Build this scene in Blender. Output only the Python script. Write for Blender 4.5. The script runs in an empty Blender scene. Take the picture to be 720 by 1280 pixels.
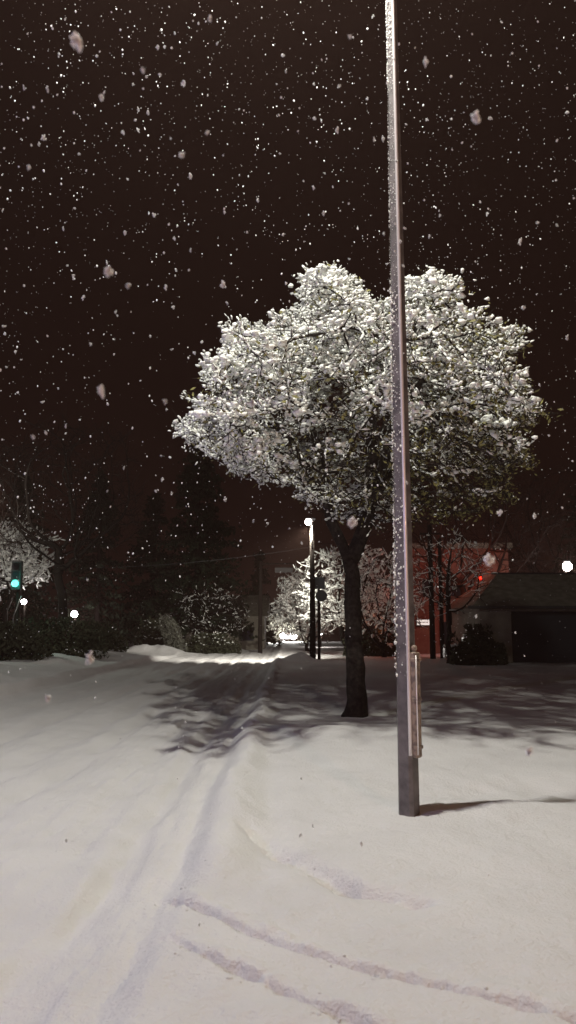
import bpy, math, random
import numpy as np
from mathutils import Vector, Matrix
from mathutils.noise import noise as pnoise

sc = bpy.context.scene
col = sc.collection
PITCH = math.radians(8.4); CAMH = 1.6; F = 985.0

def P(px, py, Y):
    """point at distance Y that stands at photo pixel (px,py)"""
    a = math.atan((640-py)/F)+PITCH
    z = Y*math.tan(a)
    d = Y*math.cos(PITCH)+z*math.sin(PITCH)
    return Vector(((px-360)/F*d, Y, z+CAMH))

# ------------------------------------------------------------------ materials
def mat(name, colr, rough=.8, metal=0., noise=None, bump=None, emit=None, spec=.5, coat=0):
    m = bpy.data.materials.new(name); m.use_nodes = True
    nt = m.node_tree; b = nt.nodes['Principled BSDF']
    b.inputs['Base Color'].default_value = (*colr, 1)
    b.inputs['Roughness'].default_value = rough
    b.inputs['Metallic'].default_value = metal
    b.inputs['Specular IOR Level'].default_value = spec
    if coat: b.inputs['Coat Weight'].default_value = coat
    tc = nt.nodes.new('ShaderNodeTexCoord')
    if noise:
        sc_, c2, lo, hi = noise
        n = nt.nodes.new('ShaderNodeTexNoise'); n.inputs['Scale'].default_value = sc_; n.inputs['Detail'].default_value = 6
        nt.links.new(tc.outputs['Object'], n.inputs['Vector'])
        r = nt.nodes.new('ShaderNodeValToRGB')
        r.color_ramp.elements[0].position = lo; r.color_ramp.elements[1].position = hi
        r.color_ramp.elements[0].color = (*colr, 1); r.color_ramp.elements[1].color = (*c2, 1)
        nt.links.new(n.outputs['Fac'], r.inputs['Fac']); nt.links.new(r.outputs['Color'], b.inputs['Base Color'])
    if bump:
        bs, st, dist = bump
        n = nt.nodes.new('ShaderNodeTexNoise'); n.inputs['Scale'].default_value = bs; n.inputs['Detail'].default_value = 8
        n.inputs['Roughness'].default_value = .65
        nt.links.new(tc.outputs['Object'], n.inputs['Vector'])
        bp = nt.nodes.new('ShaderNodeBump'); bp.inputs['Strength'].default_value = st; bp.inputs['Distance'].default_value = dist
        nt.links.new(n.outputs['Fac'], bp.inputs['Height']); nt.links.new(bp.outputs['Normal'], b.inputs['Normal'])
    if emit:
        b.inputs['Emission Color'].default_value = (*emit[0], 1); b.inputs['Emission Strength'].default_value = emit[1]
    return m

M = {}
M['snow'] = mat('snow', (.83,.82,.83), .7, noise=(1.3,(.77,.76,.77),.35,.7), bump=(38,.9,.03), spec=.3)
M['road_snow'] = mat('road_snow', (.80,.785,.89), .6, noise=(2.1,(.70,.69,.80),.35,.7), bump=(30,.95,.03), spec=.3)
M['tree_snow'] = mat('tree_snow', (.86,.87,.84), .8, spec=.2)
M['flake'] = mat('flake', (.9,.9,.9), .9, spec=.1)
nt_ = M['flake'].node_tree; tl_ = nt_.nodes.new('ShaderNodeBsdfTranslucent'); tl_.inputs[0].default_value = (.95,.95,.95,1)
mx_ = nt_.nodes.new('ShaderNodeMixShader'); mx_.inputs[0].default_value = .12
nt_.links.new(nt_.nodes['Principled BSDF'].outputs[0], mx_.inputs[1]); nt_.links.new(tl_.outputs[0], mx_.inputs[2]); nt_.links.new(mx_.outputs[0], nt_.nodes['Material Output'].inputs[0])
M['near_flake'] = mat('near_flake', (.95,.95,.95), .9, spec=.1)
b_ = M['near_flake'].node_tree.nodes['Principled BSDF']; b_.inputs['Subsurface Weight'].default_value = 1; b_.inputs['Subsurface Radius'].default_value = (1,1,1); b_.inputs['Subsurface Scale'].default_value = .012
M['bark'] = mat('bark', (.020,.016,.014), .9, noise=(14,(.045,.036,.030),.4,.65), bump=(30,.9,.03), spec=.2)
M['fbark'] = mat('far_bark', (.022,.018,.016), .9, spec=.1)
M['needle'] = mat('needles', (.016,.026,.016), .85, noise=(2,(.035,.045,.028),.4,.7), spec=.1)
M['leafbrown'] = mat('dead_leaves', (.05,.03,.022), .85, noise=(2,(.09,.05,.035),.4,.7), spec=.1)
M['hedge'] = mat('hedge_leaves', (.05,.055,.035), .85, noise=(3,(.09,.09,.06),.4,.7), spec=.1)
M['olive'] = mat('olive_leaves', (.10,.09,.045), .7, noise=(1.2,(.30,.28,.10),.35,.7), spec=.2)
M['frosted'] = mat('frosted_twigs', (.12,.12,.10), .85, noise=(3,(.24,.24,.20),.4,.7), spec=.1)
M['polewood'] = mat('grey_pole', (.10,.09,.09), .5, noise=(9,(.20,.18,.18),.35,.68), bump=(45,.5,.008))
M['conduit'] = mat('conduit_glint', (.88,.82,.82), .35, .35, coat=1., bump=(30,.25,.002))  # near-white base colour stands in for the bright highlight along the pole edge
M['guard'] = mat('weathered_cover', (.34,.26,.20), .5, noise=(18,(.16,.12,.10),.45,.6), bump=(40,.5,.006))
M['dark'] = mat('dark_metal', (.025,.025,.027), .5)
M['galv'] = mat('galvanised', (.3,.3,.3), .4, .8)
M['roof'] = mat('dark_roof', (.15,.14,.11), .9, noise=(3,(.24,.23,.19),.4,.7), bump=(12,.5,.02))  # dark instead of snow-white, standing in for the unlit slope
M['wall'] = mat('house_wall', (.2,.18,.15), .9, noise=(2,(.26,.24,.20),.4,.7))
M['door'] = mat('garage_door', (.018,.018,.024), .6)
M['redwall'] = mat('red_wall', (.24,.10,.07), .9, noise=(3,(.20,.06,.045),.4,.7), bump=(10,.4,.02))
M['white'] = mat('white_paint', (.8,.8,.78), .5)
M['ink'] = mat('ink', (.12,.12,.12), .6)
M['glass'] = mat('dark_glass', (.02,.02,.025), .1)
M['rubber'] = mat('rubber', (.02,.02,.02), .8)
M['carpaint'] = mat('car_paint', (.10,.10,.11), .3, .3, coat=.5)
def emat(n, c, s): return mat(n, (.8,.8,.8), .5, emit=(c, s))
M['lamp_warm'] = emat('lamp_warm', (1,.95,.9), 40)
M['lamp_pink'] = emat('lamp_pinkish', (1,.88,.95), 40)
M['green'] = emat('signal_green', (.05,1,.72), 2.0)
M['red'] = emat('signal_red', (1,.06,.02), 3)
M['window_lit'] = emat('window_lit', (1,.93,.8), 2.2)
M['sign_lit'] = emat('sign_lit', (1,.95,.88), .75)

# ------------------------------------------------------------------ mesh helpers
def mesh_np(name, V, faces_list, m, parent=None, smooth=True, loc=None):
    """faces_list: list of int arrays (n,3) or (n,4)"""
    me = bpy.data.meshes.new(name)
    V = np.asarray(V, dtype=np.float32)
    me.vertices.add(len(V)); me.vertices.foreach_set('co', V.ravel())
    loops = np.concatenate([np.asarray(f).ravel() for f in faces_list]).astype(np.int32)
    tot = np.concatenate([np.full(len(f), np.asarray(f).shape[1]) for f in faces_list]).astype(np.int32)
    start = np.concatenate([[0], np.cumsum(tot)[:-1]]).astype(np.int32)
    me.loops.add(len(loops)); me.loops.foreach_set('vertex_index', loops)
    me.polygons.add(len(tot)); me.polygons.foreach_set('loop_start', start); me.polygons.foreach_set('loop_total', tot)
    me.polygons.foreach_set('use_smooth', np.full(len(tot), smooth))
    me.update(calc_edges=True); me.validate()
    me.materials.append(m)
    o = bpy.data.objects.new(name, me); col.objects.link(o)
    if parent: o.parent = parent
    if loc is not None: o.location = loc
    return o

class MB:
    def __init__(s): s.v = []; s.f = []
    def add(s, vs, fs):
        n = len(s.v); s.v += [tuple(v) for v in vs]; s.f += [tuple(i+n for i in f) for f in fs]
    def box(s, c, d, rz=0, bev=0, top=1.0):
        x, y, z = [k/2 for k in d]; R = Matrix.Rotation(rz, 3, 'Z'); c = Vector(c)
        if bev <= 0:
            vs = [c+R@Vector((sx*x*(top if sz>0 else 1), sy*y*(top if sz>0 else 1), sz*z)) for sz in (-1,1) for sx,sy in ((-1,-1),(1,-1),(1,1),(-1,1))]
            s.add(vs, [(3,2,1,0),(4,5,6,7),(0,1,5,4),(1,2,6,5),(2,3,7,6),(3,0,4,7)]); return
        rings = []
        for zz, k in ((-z,bev),(-z+bev,0),(z-bev,0),(z,bev)):
            X, Y = x-k, y-k; b = bev
            rings.append([(-X+b,-Y),(X-b,-Y),(X,-Y+b),(X,Y-b),(X-b,Y),(-X+b,Y),(-X,Y-b),(-X,-Y+b)])
            rings[-1] = [c+R@Vector((p[0],p[1],zz)) for p in rings[-1]]
        s.rings(rings)
    def rings(s, rings, cap=True):
        n = len(rings[0]); vs = [p for r in rings for p in r]; fs = []
        for i in range(len(rings)-1):
            for j in range(n):
                a = i*n+j; b = i*n+(j+1)%n; fs.append((a,b,b+n,a+n))
        if cap: fs.append(tuple(reversed(range(n)))); fs.append(tuple(range((len(rings)-1)*n, len(rings)*n)))
        s.add(vs, fs)
    def tube(s, pts, rad, n=10, cap=True):
        pts = [Vector(p) for p in pts]; rs = rad if isinstance(rad, (list,tuple)) else [rad]*len(pts)
        rings = []; up = None
        for i, p in enumerate(pts):
            t = (pts[min(i+1,len(pts)-1)]-pts[max(i-1,0)]).normalized()
            if up is None: up = Vector((0,0,1)) if abs(t.z)<.9 else Vector((1,0,0))
            a = t.cross(up).normalized(); b = a.cross(t).normalized(); up = b if abs(t.z)<.99 else up
            b = t.cross(a).normalized()
            rings.append([p+(a*math.cos(k*2*math.pi/n)+b*math.sin(k*2*math.pi/n))*rs[i] for k in range(n)])
        s.rings(rings, cap)
    def ball(s, c, r, n=12, m=8, sz=1.):
        c = Vector(c); vs = [c+Vector((0,0,-r*sz))]; fs = []
        for i in range(1,m):
            a = math.pi*i/m
            for j in range(n): vs.append(c+Vector((r*math.sin(a)*math.cos(2*math.pi*j/n), r*math.sin(a)*math.sin(2*math.pi*j/n), -r*sz*math.cos(a))))
        vs.append(c+Vector((0,0,r*sz))); T = len(vs)-1
        for j in range(n): fs.append((0,1+(j+1)%n,1+j)); fs.append((T,1+(m-2)*n+j,1+(m-2)*n+(j+1)%n))
        for i in range(m-2):
            for j in range(n): a=1+i*n+j; b=1+i*n+(j+1)%n; fs.append((a,b,b+n,a+n))
        s.add(vs, fs)
    def build(s, name, m, parent=None, smooth=False):
        me = bpy.data.meshes.new(name); me.from_pydata(s.v, [], s.f); me.update(); me.materials.append(m)
        if smooth:
            for p in me.polygons: p.use_smooth = True
        o = bpy.data.objects.new(name, me); col.objects.link(o)
        if parent: o.parent = parent
        return o

def thing(name, label, cat, loc=(0,0,0), rz=0, group=None):
    o = bpy.data.objects.new(name, None); col.objects.link(o); o.location = loc; o.rotation_euler = (0,0,rz)
    o.empty_display_size = .2
    return tag(o, label, cat, group)
def tag(o, label=None, cat=None, group=None, kind=None):
    if label: o['label'] = label
    if cat: o['category'] = cat
    if group: o['group'] = group
    if kind: o['kind'] = kind
    return o
def light(name, loc, power, colr, size=.1, parent=None):
    l = bpy.data.lights.new(name, 'POINT'); l.energy = power; l.color = colr; l.shadow_soft_size = size
    o = bpy.data.objects.new(name, l); col.objects.link(o); o.location = loc
    if parent: o.parent = parent
    return o

# ------------------------------------------------------------------ value noise (vectorised)
_rs = np.random.RandomState(7); _T = _rs.rand(256,256)
def vn(x, y):
    xi = np.floor(x).astype(int); yi = np.floor(y).astype(int); fx = x-xi; fy = y-yi
    fx = fx*fx*(3-2*fx); fy = fy*fy*(3-2*fy)
    a=_T[xi&255,yi&255]; b=_T[(xi+1)&255,yi&255]; c=_T[xi&255,(yi+1)&255]; d=_T[(xi+1)&255,(yi+1)&255]
    return (a*(1-fx)+b*fx)*(1-fy)+(c*(1-fx)+d*fx)*fy-.5
def vn3(p): return .5*(vn(p[:,0]+p[:,2]*.7, p[:,1]+5)+vn(p[:,1]-p[:,2]*.6+9, p[:,2]+p[:,0]*.4))*2
def fbm(x, y, o=4):
    r = 0; a = 1
    for i in range(o): r = r+a*vn(x*2**i+17*i, y*2**i+31*i); a *= .5
    return r
def sm(a, b, x):
    t = np.clip((x-a)/(b-a),0,1); return t*t*(3-2*t)

def seg_dist(x, y, pts):
    """distance and arclength to a polyline"""
    best = np.full(x.shape, 1e9); s_at = np.zeros(x.shape); side = np.zeros(x.shape); L = 0
    for (x0,y0),(x1,y1) in zip(pts[:-1], pts[1:]):
        dx, dy = x1-x0, y1-y0; l2 = dx*dx+dy*dy; l = math.sqrt(l2)
        t = np.clip(((x-x0)*dx+(y-y0)*dy)/l2, 0, 1)
        d = np.hypot(x-x0-t*dx, y-y0-t*dy); m = d < best
        best[m] = d[m]; s_at[m] = (L+t*l)[m]; side[m] = np.sign((x-x0)*dy-(y-y0)*dx)[m]; L += l
    return best, s_at, side

def G(px, py):
    p = P(px, py, 10); k = 1.6/(1.6-p.z); return (p.x*k, 10*k)
RUT1 = [G(190,1100), G(235,1128), G(300,1160), G(380,1190), G(470,1212), G(560,1232), G(640,1252), G(740,1280), G(900,1330)]
RUT2 = [G(195,1160), G(250,1195), G(330,1228), G(400,1258), G(470,1290), G(600,1340)]
TROUGH = [G(305,1035), G(345,1060), G(400,1085), G(440,1108), G(520,1122)]
EDGE = -.72
def height(x, y):
    near = 1/(1+np.maximum(y,0)/25.)
    wob = .10*fbm(x*0+3.1, y*.45, 3)
    e = x-EDGE-wob
    road = sm(.10, -.14, e)*sm(-7.05, -6.75, x+wob)
    z = -.10*road
    # gentle rolling of the lawn side and of the road
    z = z+.10*fbm(x*.23+5, y*.19+2, 3)*sm(-.6,1.5,x)+.022*fbm(x*1.7, y*1.2, 4)
    z = z+.022*fbm(x*6, y*5, 3)*near+.006*fbm(x*19, y*19, 2)*near
    # ploughed lip of snow along the kerb
    z = z+.085*np.exp(-((e-.20)/.17)**2)*(1+1.1*fbm(x*2.3, y*1.6, 3))*sm(4.6, 6.6, y)-.03*np.exp(-((e-.55)/.14)**2)*sm(5,7,y)*sm(12,9,y)
    # wheel tracks along the road
    for xc, w, d in ((-1.25,.16,.032),(-1.75,.22,.022),(-2.75,.18,.034),(-3.4,.25,.028),(-4.5,.2,.034),(-5.6,.25,.03)):
        c = xc+.13*fbm(y*.22+xc*9, y*0+xc, 2)
        z = z-2.4*d*np.exp(-((x-c)/w)**2)*(1+.9*fbm(x*5, y*.9, 2))
    z = z+road*.035*fbm(x*5+2, y*.7, 3)+road*.02*fbm(x*11, y*2.0, 3)
    # turning wheel ruts into the lawn
    for pts, dep, w in ((RUT1,.060,.025),(RUT2,.066,.024)):
        d, s, sd = seg_dist(x, y, pts)
        d = d+.045*fbm(x*4.5+7, y*4.5, 2)+.026*fbm(x*16+7, y*16, 2)
        fade = sm(0,.45,s+.25*0)
        z = z-dep*np.exp(-(d/w)**4)*(1+.45*fbm(x*9, y*9, 2))*fade
        z = z+.014*np.exp(-((d-.085)/.05)**2)*(1+2.0*fbm(x*11, y*11, 2))*fade*(sd<0)
    d, s, sd = seg_dist(x, y, TROUGH)
    z = z-.06*np.exp(-(d/.09)**2)*(1+1.8*fbm(x*5+1, y*5, 3))
    gx, gy = G(432,1106); z = z-.13*np.exp(-(((x-gx)/.06)**2+((y-gy)/.12)**2))
    gx, gy = G(330,1044); z = z-.03*np.exp(-(((x-gx)/.10)**2+((y-gy)/.14)**2))
    # hollow to the right of the pole, mound in front of the tree
    gx, gy = G(700,985); z = z-.13*np.exp(-(((x-gx)/1.3)**2+((y-gy)/.5)**2))*(1+.8*fbm(x*1.7,y*1.7,3))
    gx, gy = G(620,1010); z = z+.05*np.exp(-(((x-gx)/.9)**2+((y-gy)/.35)**2))
    z = z+.16*np.exp(-(((x-1.6)/2.6)**2+((y-11.6)/1.5)**2))+.07*np.exp(-(((x-.3)/.9)**2+((y-12.0)/.7)**2))*(1+fbm(x*2,y*2,2))
    z = z+.05*np.exp(-(((x-1.25)/.45)**2+((y-15)/.45)**2))
    z = z+.045*np.exp(-(((x-1.12)/.30)**2+((y-7.2)/.30)**2))-.03*np.exp(-(((x-1.04)/.13)**2+((y-7.08)/.13)**2))
    # bank on the far side of the road
    b = .45*sm(-6.95,-7.15,x+wob)+.55*sm(-7.1,-9,x+wob*2); z = z+b*(.46+.25*fbm(x*.8,y*.7,4))*sm(48,40,y)*sm(-2,8,y)
    # ploughed piles
    for px,py,Yp,rx,ry,h in ((374,826,40,.8,.9,.38),(190,806,52,2.2,1.2,.55),(250,800,62,3,1.5,.6)):
        q = P(px,py,Yp); z = z+h*np.exp(-(((x-q.x)/rx)**2+((y-Yp)/ry)**2))*(1+.7*fbm(x*1.3,y*1.3,3))
    return z
def hz(x, y): return float(height(np.array([float(x)]), np.array([float(y)]))[0])

# grid with fine cells close to the camera
ys = [ -30.]
while ys[-1] < 900:
    y = ys[-1]
    ys.append(y+(1.2 if y<1 else (.05 if y<2.8 else .012) if y<5.6 else .018 if y<7 else .03 if y<9 else .05 if y<15 else .1 if y<22 else .3 if y<60 else 3 if y<150 else 60))
    if y < 1 <= ys[-1]: ys[-1] = 1.
xs = [0.]
while xs[-1] < 500:
    x = xs[-1]; xs.append(x+(.014 if x<1.9 else .025 if x<2.6 else .06 if x<7.5 else .2 if x<14 else 1 if x<40 else 6 if x<120 else 60))
xn = [0.]
while xn[-1] < 500:
    x = xn[-1]; xn.append(x+(.014 if x<1.1 else .03 if x<2.4 else .06 if x<7.5 else .2 if x<14 else 1 if x<40 else 6 if x<120 else 60))
xs = [-x for x in reversed(xn[1:])]+xs
X, Y = np.meshgrid(np.array(xs), np.array(ys)); Z = height(X, Y)
nx, ny = len(xs), len(ys); print('grid', nx, ny)
V = np.stack([X,Y,Z], -1).reshape(-1,3)
I = np.arange(nx*ny).reshape(ny,nx)
Q = np.stack([I[:-1,:-1],I[:-1,1:],I[1:,1:],I[1:,:-1]], -1)
cx = (X[:-1,:-1]+X[1:,1:])/2; cy = (Y[:-1,:-1]+Y[1:,1:])/2
rm = (cx<EDGE+.02)&(cx>-6.9)&(cy<420)
def submesh(name, mask, m):
    q = Q[mask]; u, inv = np.unique(q, return_inverse=True)
    o = mesh_np(name, V[u], [inv.reshape(-1,4)], m); tag(o, kind='structure'); return o
submesh('road', rm, M['snow']); submesh('snowy_ground', ~rm, M['snow'])

# ------------------------------------------------------------------ trees
def clods():
    rs = np.random.RandomState(12); C_ = []
    for pts, n in ((RUT1,30),(RUT2,24),(TROUGH,8)):
        for _ in range(n):
            i = rs.randint(len(pts)-1); t = rs.rand(); a, b = np.array(pts[i]), np.array(pts[i+1])
            dn = (b-a)/np.linalg.norm(b-a); o = abs(rs.randn())*.05+.03
            p = a+(b-a)*t+np.array([dn[1],-dn[0]])*(o if rs.rand()<.75 else -o)+rs.randn(2)*.012; C_.append(p)
    for _ in range(30):
        y = 4.5+rs.rand()**1.5*12; C_.append(np.array([EDGE+.05+rs.randn()*.13, y]))
    C_ = np.array(C_); z = height(C_[:,0], C_[:,1]); s = .004+.009*rs.rand(len(C_))**3
    C3 = np.column_stack([C_, z+s*.0])
    Vv,Ff = blobs(C3, rs.randn(len(C_),3), s*1.3, s, s*.8, rs, ICO1, .3)
    tag(mesh_np('snow_clods', Vv, [Ff], M['snow']), 'loose crumbs of snow thrown up beside the wheel ruts and road edge', kind='stuff')
def ico(sub=0):
    t=(1+5**.5)/2
    v=[(-1,t,0),(1,t,0),(-1,-t,0),(1,-t,0),(0,-1,t),(0,1,t),(0,-1,-t),(0,1,-t),(t,0,-1),(t,0,1),(-t,0,-1),(-t,0,1)]
    f=[(0,11,5),(0,5,1),(0,1,7),(0,7,10),(0,10,11),(1,5,9),(5,11,4),(11,10,2),(10,7,6),(7,1,8),(3,9,4),(3,4,2),(3,2,6),(3,6,8),(3,8,9),(4,9,5),(2,4,11),(6,2,10),(8,6,7),(9,8,1)]
    v=[np.array(p)/np.linalg.norm(p) for p in v]
    for _ in range(sub):
        c={}; nf=[]
        def mid(a,b):
            k=(min(a,b),max(a,b))
            if k not in c: p=v[a]+v[b]; v.append(p/np.linalg.norm(p)); c[k]=len(v)-1
            return c[k]
        for a,b,d in f:
            x,y,z=mid(a,b),mid(b,d),mid(d,a); nf+=[(a,x,z),(b,y,x),(d,z,y),(x,y,z)]
        f=nf
    return np.array(v), np.array(f)
ICO0, ICO1 = ico(0), ico(1)

def blobs(centers, dirs, L, W, H, rs, base=ICO0, rough=.25):
    """many irregular ellipsoids, long axis along dirs, flattened in z"""
    bv, bf = base; n = len(centers); k = len(bv)
    d = dirs/np.maximum(np.linalg.norm(dirs,axis=1,keepdims=True),1e-6)
    up = np.tile([0,0,1.],(n,1)); a = np.cross(up,d); la = np.linalg.norm(a,axis=1,keepdims=True)
    a = np.where(la<.05, np.array([[1.,0,0]]), a/np.maximum(la,1e-6)); c = np.cross(d,a)
    loc = bv[None]*(1+rough*(rs.rand(n,k)-.5)*2)[:,:,None]
    Vv = (centers[:,None]+loc[:,:,0:1]*(d*L[:,None])[:,None]+loc[:,:,1:2]*(a*W[:,None])[:,None]+loc[:,:,2:3]*(c*H[:,None])[:,None])
    Ff = bf[None]+(np.arange(n)*k)[:,None,None]
    return Vv.reshape(-1,3), Ff.reshape(-1,3)

def prisms(A, B, ra, rb, n=5):
    d = B-A; d = d/np.maximum(np.linalg.norm(d,axis=1,keepdims=True),1e-6)
    ref = np.where(np.abs(d[:,2:3])<.9, np.array([[0,0,1.]]), np.array([[1.,0,0]]))
    a = np.cross(d,ref); a /= np.linalg.norm(a,axis=1,keepdims=True); b = np.cross(d,a)
    th = np.arange(n)*2*np.pi/n
    ring = a[:,None]*np.cos(th)[None,:,None]+b[:,None]*np.sin(th)[None,:,None]
    V0 = A[:,None]+ring*ra[:,None,None]; V1 = (B+d*rb[:,None]*.4)[:,None]+ring*rb[:,None,None]
    Vv = np.concatenate([V0,V1],1).reshape(-1,3); m = len(A)
    j = np.arange(n); q = np.stack([j,(j+1)%n,(j+1)%n+n,j+n],-1)
    return Vv, (q[None]+(np.arange(m)*2*n)[:,None,None]).reshape(-1,4)

def leaf_cloud(centers, size, rs, per=1):
    C_ = np.repeat(centers, per, 0); n = len(C_)
    a = rs.randn(n,3); a /= np.linalg.norm(a,axis=1,keepdims=True); b = rs.randn(n,3); b -= a*(a*b).sum(1,keepdims=True); b /= np.linalg.norm(b,axis=1,keepdims=True)
    s = size*(.5+rs.rand(n))[:,None]
    Vv = np.stack([C_-a*s, C_-b*s*.4, C_+a*s, C_+b*s*.4],1).reshape(-1,3)
    return Vv, np.arange(n*4).reshape(-1,4)
def colonize(attr, start, step, kill, infl, rs, iters=140, droop=0., limbs=()):
    N = [np.array(p,float) for p in start]; par = [-1]+list(range(len(start)-1))
    for root_i, chain in limbs:
        q = root_i
        for p in chain: N.append(np.array(p,float)); par.append(q); q = len(N)-1
    A = attr.copy(); alive = np.ones(len(A),bool)
    NN = np.array(N)
    D = np.linalg.norm(A[:,None]-NN[None],axis=2); near = D.argmin(1); nd = D.min(1)
    for it in range(iters):
        idx = np.where(alive&(nd<infl))[0]
        if len(idx)==0:
            if not alive.any() or it>3 and nd[alive].min()>infl*3: break
            idx = np.where(alive)[0]; idx = idx[nd[idx].argsort()[:10]]
        dv = A[idx]-np.array(N)[near[idx]]; dv /= np.maximum(np.linalg.norm(dv,axis=1,keepdims=True),1e-6)
        u, inv = np.unique(near[idx], return_inverse=True); inv = inv.ravel()
        S = np.zeros((len(u),3)); np.add.at(S, inv, dv)
        S += rs.randn(*S.shape)*.25; S[:,2] += droop; S /= np.maximum(np.linalg.norm(S,axis=1,keepdims=True),1e-6)
        new = np.array(N)[u]+S*step; k0 = len(N)
        for p, q in zip(new, u): N.append(p); par.append(int(q))
        ai = np.where(alive)[0]
        D = np.linalg.norm(A[ai][:,None]-new[None],axis=2); mi = D.argmin(1); md = D[np.arange(len(ai)),mi]
        b = md<nd[ai]; near[ai[b]] = k0+mi[b]; nd[ai[b]] = md[b]
        alive[ai[nd[ai]<kill]] = False
    N = np.array(N); par = np.array(par)
    return N, par

def radii(N, par, tip, ex=2.35):
    w = np.zeros(len(N)); has = np.zeros(len(N),bool); has[par[par>=0]] = True
    w[~has] = tip**ex
    for i in range(len(N)-1,0,-1):
        w[par[i]] += w[i]
    return w**(1/ex), ~has

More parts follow.
